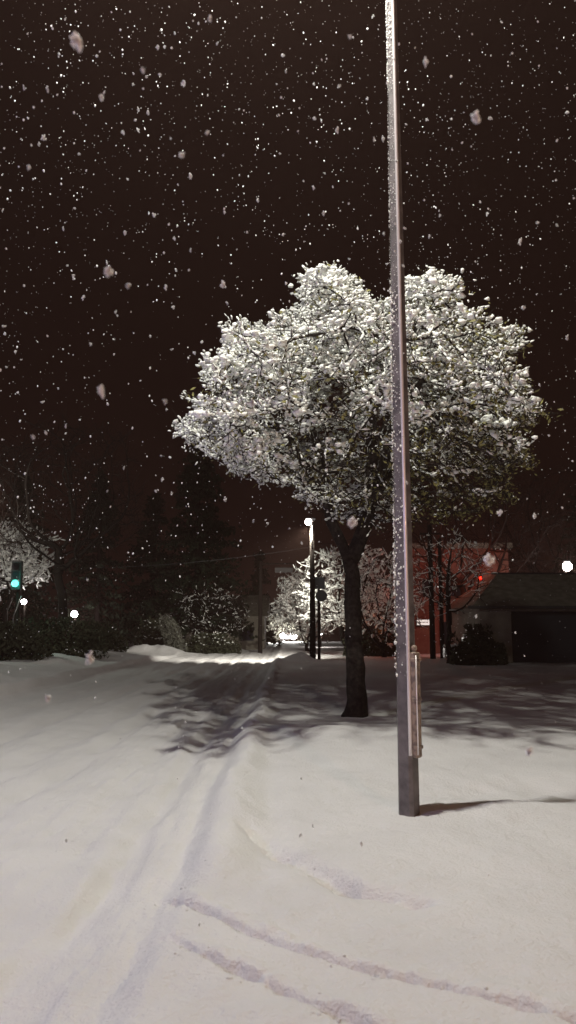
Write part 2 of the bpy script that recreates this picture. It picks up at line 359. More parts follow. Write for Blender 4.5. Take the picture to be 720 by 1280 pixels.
def make_tree(name, label, cat, base, attr, start, step, kill, infl, seed, tip=.006, rbase=None, twigs=(2,.3), snow=1.0,
              near=False, leaves=False, limbs=(), expo=None, snowmat=None, group=None, bark=None, droop=0., snow_w=1.):
    rs = np.random.RandomState(seed)
    root = thing(name, label, cat, base, 0, group)
    N, par = colonize(attr, start, step, kill, infl, rs, droop=droop, limbs=limbs)
    R, tips = radii(N, par, tip)
    if rbase: R = np.where(R>tip*1.5, tip*1.5+(R-tip*1.5)*(rbase-tip*1.5)/(R[0]-tip*1.5), R)
    bk = bark or M['bark']
    ns = len(start)
    # trunk as one smooth tapered tube with root flare
    mb = MB(); pts = []; rr = []
    S = [Vector(N[i]) for i in range(ns)]
    for i in range(ns-1):
        for t in range(6):
            q = S[i].lerp(S[i+1], t/6.); pts.append(q)
            h = q.z-S[0].z; rr.append((R[0]*(1-.25*((i+t/6.)/(ns-1))))*(1+.45*math.exp(-h/.16)) )
    pts.append(S[-1]); rr.append(R[0]*.72)
    for i in range(len(pts)): pts[i] = pts[i]+Vector((pnoise(Vector((i*.21,seed,0)))*.05*R[0]/.2, pnoise(Vector((i*.21,seed,5)))*.05*R[0]/.2,0))
    mb.tube(pts, rr, 14 if near else 8)
    tk = mb.build('trunk', bk, root, True)
    if near:
        for v in tk.data.vertices:
            n = pnoise(v.co*5)*.02+pnoise(Vector((v.co.x*22,v.co.y*22,v.co.z*4)))*.014
            c = Vector((0,0,v.co.z)); d = (v.co-c); d.z = 0
            if d.length>1e-4: v.co += d.normalized()*n
    # limbs
    i = np.arange(ns, len(N)); A = N[par[i]]; B = N[i]
    ra = np.minimum(R[par[i]], R[i]*1.35); rb = R[i]
    if near:
        V1,F1 = prisms(A,B,ra,rb,6)
    else: V1,F1 = prisms(A,B,ra,rb,4)
    # twigs
    thin = np.where((R<tip*3.2))[0]; thin = thin[thin>=ns]
    k, tl = twigs
    src = np.repeat(thin, k); c0 = N[src]
    pd = N[src]-N[par[src]]; pd /= np.maximum(np.linalg.norm(pd,axis=1,keepdims=True),1e-6)
    td = pd*.9+rs.randn(len(src),3)*.62+np.array([0,0,.12]); td[:,2] *= (.55 if near else 1.); td /= np.linalg.norm(td,axis=1,keepdims=True)
    ln = tl*(.4+.8*rs.rand(len(src))); c1 = c0+td*ln[:,None]; c2 = c1+(td+rs.randn(len(src),3)*.35)*ln[:,None]*.6
    t_r = np.full(len(src), tip*.75)
    V2,F2 = prisms(c0,c1,t_r,t_r*.8,3); V3,F3 = prisms(c1,c2,t_r*.8,t_r*.4,3)
    Vall = np.concatenate([V1,V2,V3]); Fall = [F1, F2+len(V1), F3+len(V1)+len(V2)]
    mesh_np('branches', Vall, Fall, bk, root)
    # snow lying on every limb and twig
    if snow>0:
        base_ = ICO1 if near else ICO0
        def lay(A, B, r, w, h, keep, jit=.0):
            ex_ = expo((A+B)/2) if expo else np.ones(len(A))
            m = rs.rand(len(A))<keep*ex_; A, B, r, ex_ = A[m], B[m], r[m], ex_[m]
            d = B-A; L = np.linalg.norm(d,axis=1)
            horiz = np.sqrt(np.maximum(0,1-(d[:,2]/np.maximum(L,1e-6))**2))
            hh = h*(.5+rs.rand(len(A)))*(.35+.65*horiz)*snow_w*(.45+.55*ex_); ww = (r*.9+w*(.5+rs.rand(len(A)))*(.4+.6*horiz)*(.55+.45*ex_))*snow_w
            C_ = (A+B)/2+np.array([0,0,1.])*(r+hh*.45)[:,None]+rs.randn(len(A),3)*jit
            return C_, d, L*.55, ww, hh
        parts = [lay(A, B, rb, .016, .026, .85*snow), lay(c0, c1, t_r, .016, .022, .9*snow, .006), lay(c1, c2, t_r, .015, .02, .85*snow, .006)]
        if near:
            mid_ = (c0+c1)/2; tk_ = rb>tip*1.7; ex0 = expo; parts = [lay(A[~tk_], B[~tk_], rb[~tk_], .020, .026, .85*snow)]; expo = lambda p: np.clip(ex0(p)*1.2+.45,0,1); parts.append(lay(A[tk_], B[tk_], rb[tk_], .016, .030, 1.)); expo = ex0
            for (u_, v_) in ((c0,mid_),(mid_,c1),(c1,(c1+c2)/2),((c1+c2)/2,c2)): parts.append(lay(u_, v_, t_r, .015, .018, .60*snow, .008))
            tp = np.where(tips|(R<tip*2.0))[0]; tp = tp[tp>=ns]; ex = expo(N[tp]); tp = tp[rs.rand(len(tp))<.85*ex**1.4]
            cc_ = np.repeat(N[tp],8,0); S_ = np.repeat(.6+.9*rs.rand(len(tp)),8)
            cc_ = cc_+rs.randn(len(cc_),3)*np.array([.078,.078,.024])*S_[:,None]+np.array([0,0,.03])
            ss = (.015+.020*rs.rand(len(cc_)))*S_
            parts.append((cc_, rs.randn(len(cc_),3)*np.array([1,1,.3]), ss*1.35, ss*1.05, ss*.8)); print('puffs', len(tp))
        if leaves:  # olive leaf cover, added also to dim the right and thicken the shadow
            q = np.repeat(c1,2,0)+rs.randn(2*len(c1),3)*.05; e_ = expo(q); pk = .24+.34*np.clip(q[:,0]/3.+.25,0,1)+.22*np.clip((q[:,2]-6.5)/2.,0,1)
            q = q[(rs.rand(len(q))<pk)&~((q[:,2]<4.1)&(np.hypot(q[:,0],q[:,1])<1.3))]; Vl,Fl = leaf_cloud(q-np.array([0,0,.02]), .038, rs, 1); mesh_np('leaves', Vl, [Fl], M['olive'], root, False); print('leaves', len(q))
        # clumps caught in the twig forks
        cl = rs.rand(len(src))<(.12 if near else .42)*snow*(expo(c1)**1.5 if expo else 1); q = c1[cl]+rs.randn(cl.sum(),3)*.025
        s_ = (.022+.048*rs.rand(len(q))**2.0)*snow_w
        parts.append((q+np.array([0,0,.6])*s_[:,None], rs.randn(len(q),3)*np.array([1,1,.3]), s_*1.5, s_*1.05, s_*.75))
        Cc = np.concatenate([p[0] for p in parts]); Dd = np.concatenate([p[1] for p in parts])
        LL = np.concatenate([p[2] for p in parts]); WW = np.concatenate([p[3] for p in parts]); HH = np.concatenate([p[4] for p in parts])
        Vv, Ff = blobs(Cc, Dd, LL, WW, HH, rs, base_ if len(Cc)<26000 else ICO0, .42 if near else .28)
        tag(mesh_np('snow_load', Vv, [Ff], snowmat or M['tree_snow'], root), kind='stuff')
        print(name, 'nodes', len(N), 'twigs', len(src), 'blobs', len(Cc))
    return root

clods()
# main tree
OUT = [(222,532),(248,512),(236,500),(262,488),(252,455),(285,446),(280,412),(308,398),(335,410),(342,384),(368,398),(385,388),(378,346),(405,336),(432,338),(450,362),(470,376),(498,375),(502,350),(540,340),(575,345),(578,385),(600,392),(622,403),(655,408),(650,436),(630,458),(665,474),(655,498),(692,520),(655,540),(672,585),(630,592),(645,628),(600,640),(540,662),(470,662),(420,655),(395,640),(350,615),(300,598),(268,580),(240,562)]
OUT = [(450+(x-450)*1.0, 505+(y-505)*.98) for x,y in OUT]
def inside(px,py):
    c=False; n=len(OUT)
    for i in range(n):
        (x0,y0),(x1,y1)=OUT[i],OUT[i-1]
        if (y0>py)!=(y1>py) and px<(x1-x0)*(py-y0)/(y1-y0)+x0: c=not c
    return c
def proj(p):
    zz=p[2]-CAMH; d=p[1]*math.cos(PITCH)+zz*math.sin(PITCH); u=-p[1]*math.sin(PITCH)+zz*math.cos(PITCH)
    return 360+F*p[0]/d, 640-F*u/d
TB = Vector((1.25,15.0,0)); TB.z = hz(1.25,15)-.04
rs = np.random.RandomState(21)
def crown_attr(n, cx, cy, zc, zt, zb, rx, ry0, rs, lump=.16, ph=0):
    out = []
    while len(out) < n:
        p = rs.rand(3)*2-1; th = math.atan2(p[1],p[0])
        z = zb+(zt-zb)*(p[2]*.5+.5)
        t = (z-zc)/(zt-zc) if z>zc else (zc-z)/(zc-zb)
        prof = max(0,1-abs(t)**(2.3 if z>zc else 2.0))**(.55 if z>zc else .8)
        q = Vector((math.cos(th)*1.7+ph, math.sin(th)*1.7, z*.55))
        prof *= 1+lump*2*pnoise(q)+lump*1.2*pnoise(q*3.1)
        r = math.hypot(p[0],p[1])
        if r > prof or r > 1.25: continue
        if rs.rand() > .22+.78*(r/max(prof,.05))**1.5 and t < .55: continue
        ry = ry0*(1.22 if p[1]<0 else 1.)
        out.append((cx+p[0]*rx, cy+p[1]*ry, z))
    return np.array(out)
attr = crown_attr(22000, .20, -.95, 5.1, 9.3, 3.0, 4.1, 4.2, rs)
attr = np.array([a for a in attr if inside(*proj(a+np.array(TB))) and pnoise(Vector((a[0],a[1],a[2]*2.0))*1.15+Vector((9,2,4)))+.7*pnoise(Vector((a[0],a[1],a[2]*2.6))*1.9) > -.04])[:6400]
print('attr', len(attr))
def crown_expo(p):
    n = vn3(p*1.5)
    e = np.clip((p[:,2]-3.6)/3.5,0,1)*.85+.12-.30*p[:,0]/3.+n*.9  # less snow low down and to the right stands in for shade
    rad = np.hypot(p[:,0]-.2,p[:,1])/3.2
    e = e*(.55+.5*np.clip(np.maximum(rad,(p[:,2]-4.5)/4.0),0,1))
    return np.clip(e,.04,1)
start = [(0,0,0),(.02,0,.7),(.0,.02,1.4),(-.03,.0,2.15),(-.07,.0,2.95)]
FKL, FKR = (-.44,.0,3.72), (.30,.08,3.78)
LIMBS = [(4,[(-.16,0,3.12),(-.27,0,3.35),FKL]),(4,[(.05,.02,3.14),(.16,.05,3.42),FKR])]
rl_ = np.random.RandomState(17)
for i_ in range(9):
    th = i_*2.399+.5; re = (1.1,2.5,1.9)[i_%3]+rl_.rand()*.4; ze = (7.6,5.5,6.6)[i_%3]+rl_.rand()*.5
    k0, b0 = (7, FKL) if math.cos(th)<0 else (10, FKR); ch = []
    for t in np.linspace(.07,1,24):
        wv_ = .10*math.sin(t*7+i_); rr_l = re*t**(1.25 if i_%3==1 else 1.1)
        ch.append((b0[0]+math.cos(th+wv_)*rr_l, b0[1]+math.sin(th+wv_)*rr_l*1.1-.3*t, b0[2]+(ze-b0[2])*t**(.62 if i_%3==1 else .8)+.05*math.sin(t*11+i_*2)))
    LIMBS.append((k0, ch))
make_tree('street_tree', 'broad snow-laden tree with dark trunk, standing at the road edge behind the tall grey pole', 'tree', TB,
          attr, start, .13, .17, 1.0, 5, tip=.0062, rbase=.19, twigs=(3,.15), near=True, snow_w=1.0, expo=crown_expo, limbs=LIMBS, leaves=True)

# ------------------------------------------------------------------ far leafless / bushy trees
def far_tree(name, label, px, pyb, Yd, w, h, seed, cb=.3, n=420, snow=1., cat='tree', step=.3, snow_w=2., group=None, tw=(3,.45), rb=None, sm_=None):
    rs = np.random.RandomState(seed)
    b = P(px,pyb,Yd); b.z = hz(b.x,Yd)-.05
    zb = h*cb; a = crown_attr(n, 0,0, zb+(h-zb)*.42, h, zb, w/2, w/2, rs, .25, seed)
    k = 4; st = [(rs.randn()*.03*i*h/6,rs.randn()*.03*i*h/6,zb*.95*i/k) for i in range(k+1)]
    st[0] = (0,0,0)
    return make_tree(name, label, cat, b, a, st, step, step*1.3, step*8, seed, tip=.012, rbase=rb or h*.022, twigs=tw, snow=snow, bark=M['fbark'], snow_w=snow_w, group=group)

far_tree('snowy_tree', 'snow-covered tree lit pale green behind the distant lamp post', 432, 815, 47, 5.4, 6.6, 31, .18, 520, .65)
far_tree('snowy_tree', 'low frosted tree glowing above the car headlights', 384, 812, 58, 5.2, 6.0, 32, .12, 420, 1.0)
far_tree('snowy_tree', 'dim snow-dusted tree between the thick trunk and the tall pole', 480, 815, 44, 4.4, 5.6, 33, .14, 420, .22)
far_tree('snowy_tree', 'brightly lit snowy tree at the far left beside the green signal', 4, 832, 39, 4.6, 6.2, 34, .45, 420, 1.0, snow_w=1.8)
far_tree('snowy_tree', 'low snow-dusted tree behind the snow pile across the junction', 262, 808, 60, 6.2, 5.0, 35, .10, 420, .14, snow_w=1.2)
far_tree('bare_tree', 'tall dark bare tree rising at the left roadside', 72, 828, 36, 8, 11, 36, .35, 420, 0., tw=(3,.6))
far_tree('bare_tree', 'tall dark bare tree in front of the red-lit building, behind the garage corner', 596, 805, 49, 11, 12.5, 37, .25, 620, .0, tw=(3,.7), step=.45)
far_tree('bare_tree', 'dark bare tree rising behind the low garage', 700, 805, 56, 13, 14, 38, .25, 460, .0, tw=(3,.8), step=.45)
far_tree('bare_tree', 'thin dark bare tree in front of the red wall', 562, 812, 38, 3.6, 6.5, 39, .3, 220, .35, tw=(2,.5), snow_w=1.)

# conifers and bushes made of small leaf faces
def conifer(label, px, pyb, Yd, w, h, seed, m='needle', n=26, group='dark conifers beyond the road'):
    rs = np.random.RandomState(seed); b = P(px,pyb,Yd); b.z = hz(b.x,Yd)-.05
    root = thing('conifer', label, 'tree', b, 0, group)
    mb = MB(); mb.tube([(0,0,0),(0,0,h*.5),(0,0,h)], [h*.02,h*.012,.02], 8); mb.build('trunk', M['fbark'], root, True)
    cs = []; A=[]; B=[]
    for i in range(int(n*h/3)):
        z = h*(.06+.93*rs.rand()); r = w/2*(1-z/h)**.75*(.6+.5*rs.rand()); th = rs.rand()*6.283
        k = int(10+30*r/(w/2)); t = rs.rand(k)**.6
        e = np.array([math.cos(th)*r, math.sin(th)*r, -.22*r])
        p = np.array([0,0,z])+e*t[:,None]+rs.randn(k,3)*np.array([.16,.16,.10])*(.4+t[:,None])
        cs.append(p); A.append((0,0,z)); B.append((e[0],e[1],z+e[2]))
    A=np.array(A,float); B=np.array(B); Vb,Fb = prisms(A,B,np.full(len(A),.03),np.full(len(A),.01),3)
    mesh_np('branches', Vb, [Fb], M['fbark'], root)
    Vv,Ff = leaf_cloud(np.concatenate(cs), .20, rs, 2); mesh_np('foliage', Vv, [Ff], M[m], root, False)
    return root
conifer('largest black conifer rising beyond the road, left of the distant lamp post', 245, 812, 62, 11, 16.5, 51, n=60)
conifer('dark conifer just left of the largest one, its top lower', 190, 812, 70, 9, 14, 52, n=40)
conifer('dark conifer at the left behind the bright white lamp', 120, 812, 66, 9, 15, 53, n=40)
conifer('narrow dark conifer beside the wire over the junction', 325, 808, 78, 4.0, 9.5, 54, n=34)
conifer('dark conifer at the far left edge behind the lit snowy tree', 20, 812, 58, 9, 13, 55, n=40)
conifer('dark conifer behind the garage at the right edge', 742, 812, 58, 9, 13, 56, n=40)
def bush(label, px, pyb, Yd, w, d, h, seed, m, size=.10, n=2600, lean=0, name='bush', snowcap=0):
    rs = np.random.RandomState(seed); b = P(px,pyb,Yd); b.z = hz(b.x,Yd)-.05
    root = thing(name, label, 'bush', b, 0)
    cs = []
    while len(cs)<n:
        p = rs.rand(3)*2-1; p[2]=abs(p[2]); k = 1+.45*pnoise(Vector(p)*2.2+Vector((seed,0,0)))
        r = math.sqrt(p[0]**2+p[1]**2+p[2]**2)
        if r>k or rs.rand()>.25+.75*r/k: continue
        cs.append((p[0]*w/2+lean*p[2]*h, p[1]*d/2, p[2]*h))
    cs = np.array(cs)
    Vv,Ff = leaf_cloud(cs, size, rs, 2); mesh_np('foliage', Vv, [Ff], M[m], root, False)
    k = 30; e = cs[rs.choice(len(cs),k)]; A = np.zeros((k,3)); A[:,0] = e[:,0]*.2
    Vb,Fb = prisms(A,e,np.full(k,.03),np.full(k,.01),3); mesh_np('stems', Vb, [Fb], M['fbark'], root)
    if snowcap:
        s = cs[(cs[:,2]>h*.35)]; s = s[rs.rand(len(s))<snowcap]
        z = np.full(len(s), size); Vs,Fs = blobs(s+np.array([0,0,size*.5]), rs.randn(len(s),3)*np.array([1,1,.2]), z*1.1, z*.8, z*.45, rs)
        tag(mesh_np('snow_load', Vs, [Fs], M['tree_snow'], root), kind='stuff')
    return root
bush('tall narrow frosted shrub leaning over, on the left of the junction', 222, 806, 54, 1.5, 1.2, 2.6, 61, 'frosted', .07, 2200, -.35)
bush('wide dark shrub beside the leaning frosted one', 262, 806, 56, 4.4, 2, 1.5, 62, 'hedge', snowcap=.05)
bush('dark shrub left of the leaning frosted one', 195, 808, 57, 3.2, 2, 2.4, 63, 'hedge', snowcap=.04)
bush('rough dark bush on the left snow bank nearest the road', 55, 830, 34, 5.5, 2, 1.7, 64, 'hedge', .09, 3200)
bush('rough dark bush at the left edge of the snow bank', 5, 838, 30, 3.6, 2, 1.5, 65, 'hedge', .09, 2600)
bush('dark low bush beside the short post on the far bank', 120, 826, 42, 3.2, 2, 1.6, 66, 'hedge', .09, 2200)
bush('pale snowy bush lit from behind by the car headlights', 352, 802, 98, 8.5, 3, 5.5, 67, 'frosted', .18, 2600)
bush('dark shrub under the dim tree, right of the thick trunk', 470, 806, 46, 3.8, 2, 1.6, 68, 'hedge')
bush('dark shrub against the garage corner', 598, 815, 37, 2.6, 1.6, 1.9, 69, 'hedge', snowcap=.01)

# ------------------------------------------------------------------ tall foreground pole
PX, PY = 1.045, 7.1
pz = hz(PX,PY)
pole = thing('utility_pole', 'tall grey chamfered pole plastered with snow, standing in the foreground beside the road', 'pole', (PX,PY,pz-.05), math.radians(-40))
RP = Matrix.Rotation(math.radians(40),3,'Z')
def PL(x,y,z): return RP@Vector((x,y,z))
HP = 11.45
def polering(w, z, ch=.18):
    x = w/2; c = w*ch
    return [Vector(p) for p in ((-x+c,-x,z),(x-c,-x,z),(x,-x+c,z),(x,x-c,z),(x-c,x,z),(-x+c,x,z),(-x,x-c,z),(-x,-x+c,z))]
mb = MB(); nn = 60
mb.rings([polering((.153*(1-k/nn)+.050*k/nn)*(1+.006*pnoise(Vector((0,0,k*.7)))), HP*k/nn) for k in range(nn+1)])
mb.build('shaft', M['polewood'], pole)
# metal conduit up the camera-facing chamfer, coloured near-white in place of its highlight
def wAt(z): return .153*(1-z/HP)+.050*z/HP
mb = MB(); mb.tube([(wAt(z)/2-.006, -wAt(z)/2+.006, z) for z in [.55+i*.5 for i in range(19)]], .017, 14); mb.build('conduit', M['conduit'], pole, True)
# short weathered cover on the right side
mb = MB(); c = wAt(.9)/2
mb.box((c+.030,-.018,.98),(.062,.085,.90),0,.012); mb.ball((c+.024,-.02,1.46),.030,10,6)
gd = mb.build('cover', M['guard'], pole)
mb = MB(); mb.tube([(c+.066,-.06,.56),(c+.066,-.06,1.40)], .006, 6); mb.build('edge_strip', M['conduit'], pole, True)
for z in (.62,1.02,1.36):
    mb = MB(); mb.box((c+.031,-.018,z),(.072,.095,.03),0,.004); mb.build('strap', M['guard'], pole)
mb = MB(); mb.tube([PL(0,0,11.2),PL(-.6,-.35,11.45),PL(-1.15,-.66,11.53)], .03, 8); arm = mb.build('arm', M['galv'], pole, True)
# snow stuck on the windward face
rs = np.random.RandomState(4); n = 4200
zz = 1.2+9.2*rs.rand(n)**.75; wv = wAt(zz); t = rs.rand(n)**2.2
cs = np.stack([-wv/2+wv*t*.9, -wv/2-.001+0*t, zz],-1); edge = rs.rand(n)<.42
cs[edge,0] = -wv[edge]/2+.002; cs[edge,1] = (-wv/2+wv*rs.rand(n)*.25)[edge]
s = .0022+.0075*rs.rand(n)**3; s *= np.clip(.35+1.6*(fbm(zz*1.7,zz*0+2,3)+.4),.25,1.3)
Vv,Ff = blobs(cs, np.tile([0.,0,1],(n,1))+rs.randn(n,3)*.3, s*1.4, s, s, rs); mesh_np('stuck_snow', Vv, [Ff], M['tree_snow'], pole)
# lamp head on the arm (above the picture)
mb = MB(); mb.box(PL(-1.30,-.75,11.51),(.62,.26,.12),math.radians(70),.03); hd = mb.build('lamp_head', M['galv'], pole)
mb = MB(); mb.box(PL(-1.32,-.76,11.435),(.40,.2,.025),math.radians(70),.005); mb.build('lamp_glass', M['lamp_warm'], pole)
LA = Vector((PX-1.32,PY-.76,pz+11.22))
print('LAMP A', LA)
light('street_light', LA, 3800, (1,.98,.86), .16)

# ------------------------------------------------------------------ street lamps behind the camera, never in view: the place's own lamps
def lamp_post(label, x, y, h, power, colr, arm=(1,0), group=None, r=.08, vis_r=.0, soft=.15):
    root = thing('street_lamp', label, 'street lamp', (x,y,hz(x,y)-.05), 0, group)
    mb = MB(); mb.tube([(0,0,0),(0,0,.5),(0,0,h)], [r*1.4,r*1.15,r*.7], 10); mb.build('post', M['dark'], root, True)
    a = Vector((arm[0],arm[1],0)); mb = MB(); mb.tube([(0,0,h-.1),a*.5+Vector((0,0,h+.1)),a+Vector((0,0,h+.12))], .03, 8); mb.build('arm', M['dark'], root, True)
    mb = MB(); mb.box(a+Vector((0,0,h+.14)),(.45,.24,.1),math.atan2(a.y,a.x),.02); mb.build('lamp_head', M['dark'], root)
    mb = MB(); mb.ball(a+Vector((0,0,h+.02)), max(vis_r,.09), 12, 8, .8); mb.build('lamp_glass', M['lamp_warm'], root, True)
    light('street_light', (x+a.x,y+a.y,root.location.z+h-.3), power, colr, soft)
    return root
lamp_post('street lamp behind the photographer at the right', 4.6, -4.5, 4.6, 880, (1,.53,.30), (-.6,0), soft=.08)
lamp_post('street lamp behind the photographer across the road', -9.3, 1.2, 4.6, 660, (.53,.43,1), (.8,0), soft=.08)

# ------------------------------------------------------------------ distant lamp post and its neighbour
q = P(391,829,40); gz = hz(q.x,40)
dl = thing('street_lamp', 'tall dark lamp post with a small round white lamp, beyond the tree by the road', 'street lamp', (q.x,40,gz-.05))
top = P(386,652,40)
hh = top.z-gz
mb = MB(); mb.tube([(0,0,0),(.0,0,hh*.5),(-.02,0,hh+.1)], [.17,.14,.10], 10); mb.build('post', M['fbark'], dl, True)
mb = MB(); mb.tube([(-.02,-.12,hh-.15),(-.02,-.13,hh-1.3)], .035, 6); mb.build('cable_cover', M['white'], dl, True)
mb = MB(); mb.box((-.08,-.05,hh+.18),(.5,.22,.1),0,.02); mb.build('lamp_head', M['dark'], dl)
mb = MB(); mb.ball((-.20,-.12,hh+.02), .17, 14, 10); mb.build('lamp_glass', M['lamp_warm'], dl, True)
l_ = bpy.data.lights.new('street_light','SPOT'); l_.energy = 6800; l_.color = (1,.95,.82); l_.spot_size = math.radians(96); l_.spot_blend = .9; l_.shadow_soft_size = .15
lo_ = bpy.data.objects.new('street_light', l_); col.objects.link(lo_); lo_.location = (q.x-.25,39.6,gz+hh-.35)
lo_.rotation_euler = (Vector((-2.2,47.5,0))-lo_.location).to_track_quat('-Z','Y').to_euler()
light('street_glow', (q.x-.25,39.5,gz+hh-.2), 45, (1,.95,.85), .1)
q2 = P(399,829,40.5)
sp = thing('sign_post', 'thinner dark post carrying round and square sign backs, right beside the distant lamp post', 'sign post', (q2.x,40.5,hz(q2.x,40.5)-.05))
mb = MB(); mb.tube([(0,0,0),(0,0,4.3)], .075, 8); mb.build('post', M['fbark'], sp, True)
mb = MB(); mb.box((0,-.1,3.9),(.62,.05,.62),0,.01); mb.build('square_sign', M['dark'], sp)
mb = MB(); mb.tube([(.12,-.08,3.25),(.12,-.13,3.25)], .30, 16); mb.build('round_sign', M['dark'], sp)
# short post on the far bank
q = P(143,826,43); s2 = thing('marker_post', 'short thin dark post standing on the far snowy bank', 'post', (q.x,43,hz(q.x,43)-.05))
mb = MB(); mb.tube([(0,0,0),(0,0,1.25)], [.06,.055], 8); mb.build('post', M['dark'], s2, True)
mb = MB(); mb.ball((0,0,1.28),.07,8,6,.6); mb.build('snow_cap', M['tree_snow'], s2, True)
# thin leaning pole far left, catching the light
a = P(12,806,32); b_ = P(27,745,32); g = hz(a.x,32)
lp = thing('leaning_pole', 'thin pale bent pole below the green signal at the far left', 'pole', (a.x,32,g))
mb = MB(); m_ = P(17,770,32); mb.tube([(0,0,-.05),(m_.x-a.x,0,m_.z-g),(b_.x-a.x,0,b_.z-g)], [.03,.027,.022], 8); mb.build('shaft', M['galv'], lp, True)

# far street lamps shining as points
def far_lamp(label, px, py, Yd, r, m, power, colr, post=True):
    t = P(px,py,Yd); g = hz(t.x,Yd); h = t.z-g
    root = thing('street_lamp', label, 'street lamp', (t.x,Yd,g-.05))
    mb = MB(); mb.tube([(0,r*1.3,0),(0,r*1.3,h+r*.8),(0,.1,h+r*1.2)], [.08,.06,.05], 8); mb.build('post', M['fbark'], root, True)
    mb = MB(); mb.box((0,.1,h+r*1.15),(r*1.5,r*1.2,r*.4),0,r*.1); mb.build('lamp_head', M['dark'], root)
    mb = MB(); mb.ball((0,0,h), r, 14, 10); mb.build('lamp_glass', M[m], root, True)
    if power: light('street_light', (t.x,Yd-r*2.5,t.z-r*1.5), power, colr, .2)
far_lamp('bright pinkish-white lamp between the dark trees at the left', 93, 767, 62, .25, 'lamp_pink', 320, (1,.85,.9))
far_lamp('smaller white lamp just below the green signal at the far left', 30, 751, 40, .13, 'lamp_pink', 90, (1,.92,.85))
far_lamp('brightest white lamp at the right edge, above the garage roof', 709, 707, 47, .27, 'lamp_warm', 420, (1,.93,.88))
far_lamp('tiny white lamp left of the distant green signal', 293, 782, 90, .17, 'lamp_warm', 0, None)
far_lamp('tiny pale lamp right of the distant green signal', 316, 781, 95, .17, 'window_lit', 0, None)
far_lamp('small white lamp low beside the sign post, right of the distant lamp post', 401, 790, 70, .17, 'lamp_warm', 60, (1,.9,.8))
# nearby lamp hidden outside the left edge lights the snowy tree there
lamp_post('street lamp just outside the left edge beyond the road', -13.6, 31.5, 6.0, 300, (1,.95,.82), (1,0))

# traffic signals
def signal(label, px, py, Yd, s, m, lit=0, arm=0.):
    t = P(px,py,Yd); g = hz(t.x,Yd); h = t.z-g
    root = thing('traffic_signal', label, 'traffic signal', (t.x,Yd,g-.05))
    mb = MB(); mb.box((0,.08,h+s),(s*1.15,.3,s*3.4),0,.03); mb.build('housing', M['dark'], root)
    for k in range(3):
        mb = MB(); mb.tube([(0,-.08,h+s*k),(0,-.14,h+s*k)], s*.40, 14); mb.build('lens', M[m] if k==lit else M['glass'], root)
        mb = MB(); mb.box((0,-.2,h+s*k+s*.44),(s*.9,.22,.02)); mb.build('visor', M['dark'], root)
    mb = MB()
    if arm: mb.tube([(arm,.2,0),(arm,.2,h+s*1.3),(0,.2,h+s*1.3)], .07, 8)
    else: mb.tube([(0,.3,0),(0,.3,h+s*2)], .07, 8)
    mb.build('post', M['fbark'], root)
    return root
signal('green traffic signal shining beside the snowy tree at the far left', 20, 728, 33, .36, 'green', 0)
signal('tiny distant green traffic signal over the junction', 307, 775, 92, .60, 'green', 0)
light('signal_glow', P(20,728,32.4), 25, (.1,1,.75), .15)
light('signal_glow', P(307,775,91), 60, (.1,1,.75), .15)

# hanging dark sign on a mast arm over the junction and the snowy wire above it
t = P(355,709,56); g = hz(t.x,56); bx = P(325,812,56).x
ms = thing('mast_sign', 'dark oblong sign hanging from a mast arm over the distant road', 'sign', (bx,56.3,hz(bx,56)-.05))
mb = MB(); mb.tube([(0,0,0),(0,0,t.z-g+.6)], [.16,.12], 8); mb.build('post', M['fbark'], ms)
mb = MB(); mb.tube([(0,0,t.z-g+.45),(t.x-bx+.6,0,t.z-g+.45)], .06, 6); mb.build('arm', M['fbark'], ms)
mb = MB(); mb.box((t.x-bx,-.05,t.z-g),(1.3,.08,.36),0,.01); mb.build('panel', M['dark'], ms)
w0, w1 = P(240,702,50), P(345,689,50)
mb = MB(); pts = []
for i in range(22):
    k = i/21; p = w0.lerp(w1, -1.2+3.6*k); p.z += .5*(2*k-1)**2-.1; pts.append(p)
mb.tube(pts, .018, 6); tag(mb.build('overhead_wire', M['dark'], None), 'thin snow-dusted wire strung across above the distant junction', 'wire')

# ------------------------------------------------------------------ distant car with its headlights on
cc = P(360,793,96); g = hz(cc.x,96)
car = thing('car', 'distant car driving towards us with both headlights glaring', 'car', (cc.x,96,g-.02))
mb = MB()
prof = [(-.0,.35),(.0,.75),(.12,.85),(1.15,1.0),(1.9,1.45),(3.2,1.48),(4.0,1.05),(4.4,.95),(4.45,.35)]
r = []
for xx, k in ((-.88,.9),(-.84,1),(.84,1),(.88,.9)):
    r.append([Vector((xx*(1 if z<1.1 else .82), y, .35+(z-.35)*k)) for y, z in prof])
mb.rings(r); mb.build('body', M['carpaint'], car)
mb = MB(); mb.add([(-.62,1.2,1.03),(.62,1.2,1.03),(.58,1.82,1.42),(-.58,1.82,1.42)],[(0,1,2,3)]); mb.v = [(x,y-.02,z+.01) for x,y,z in mb.v]; mb.build('windscreen', M['glass'], car)
mb = MB(); mb.box((0,-.02,.48),(.5,.04,.12),0,.005); mb.build('number_plate', M['white'], car)
for sx in (-1,1):
    mb = MB(); mb.ball((sx*.62,-.05,.72),.42 if sx>0 else .32,12,8); mb.build('headlight', M['lamp_warm'], car, True)  # balls oversized to stand in for the headlights' glare
    for yy in (.8,3.6):
        mb = MB(); mb.tube([(sx*.78,yy,.33),(sx*.92,yy,.33)], .33, 16); wl = mb.build('wheel', M['rubber'], car)
        mb = MB(); mb.tube([(sx*.92,yy,.33),(sx*.925,yy,.33)], .2, 12); mb.build('rim', M['galv'], wl)
    light('headlight_beam', (cc.x+sx*.62,94.6,g+.85), 1100, (1,.97,.92), .1)
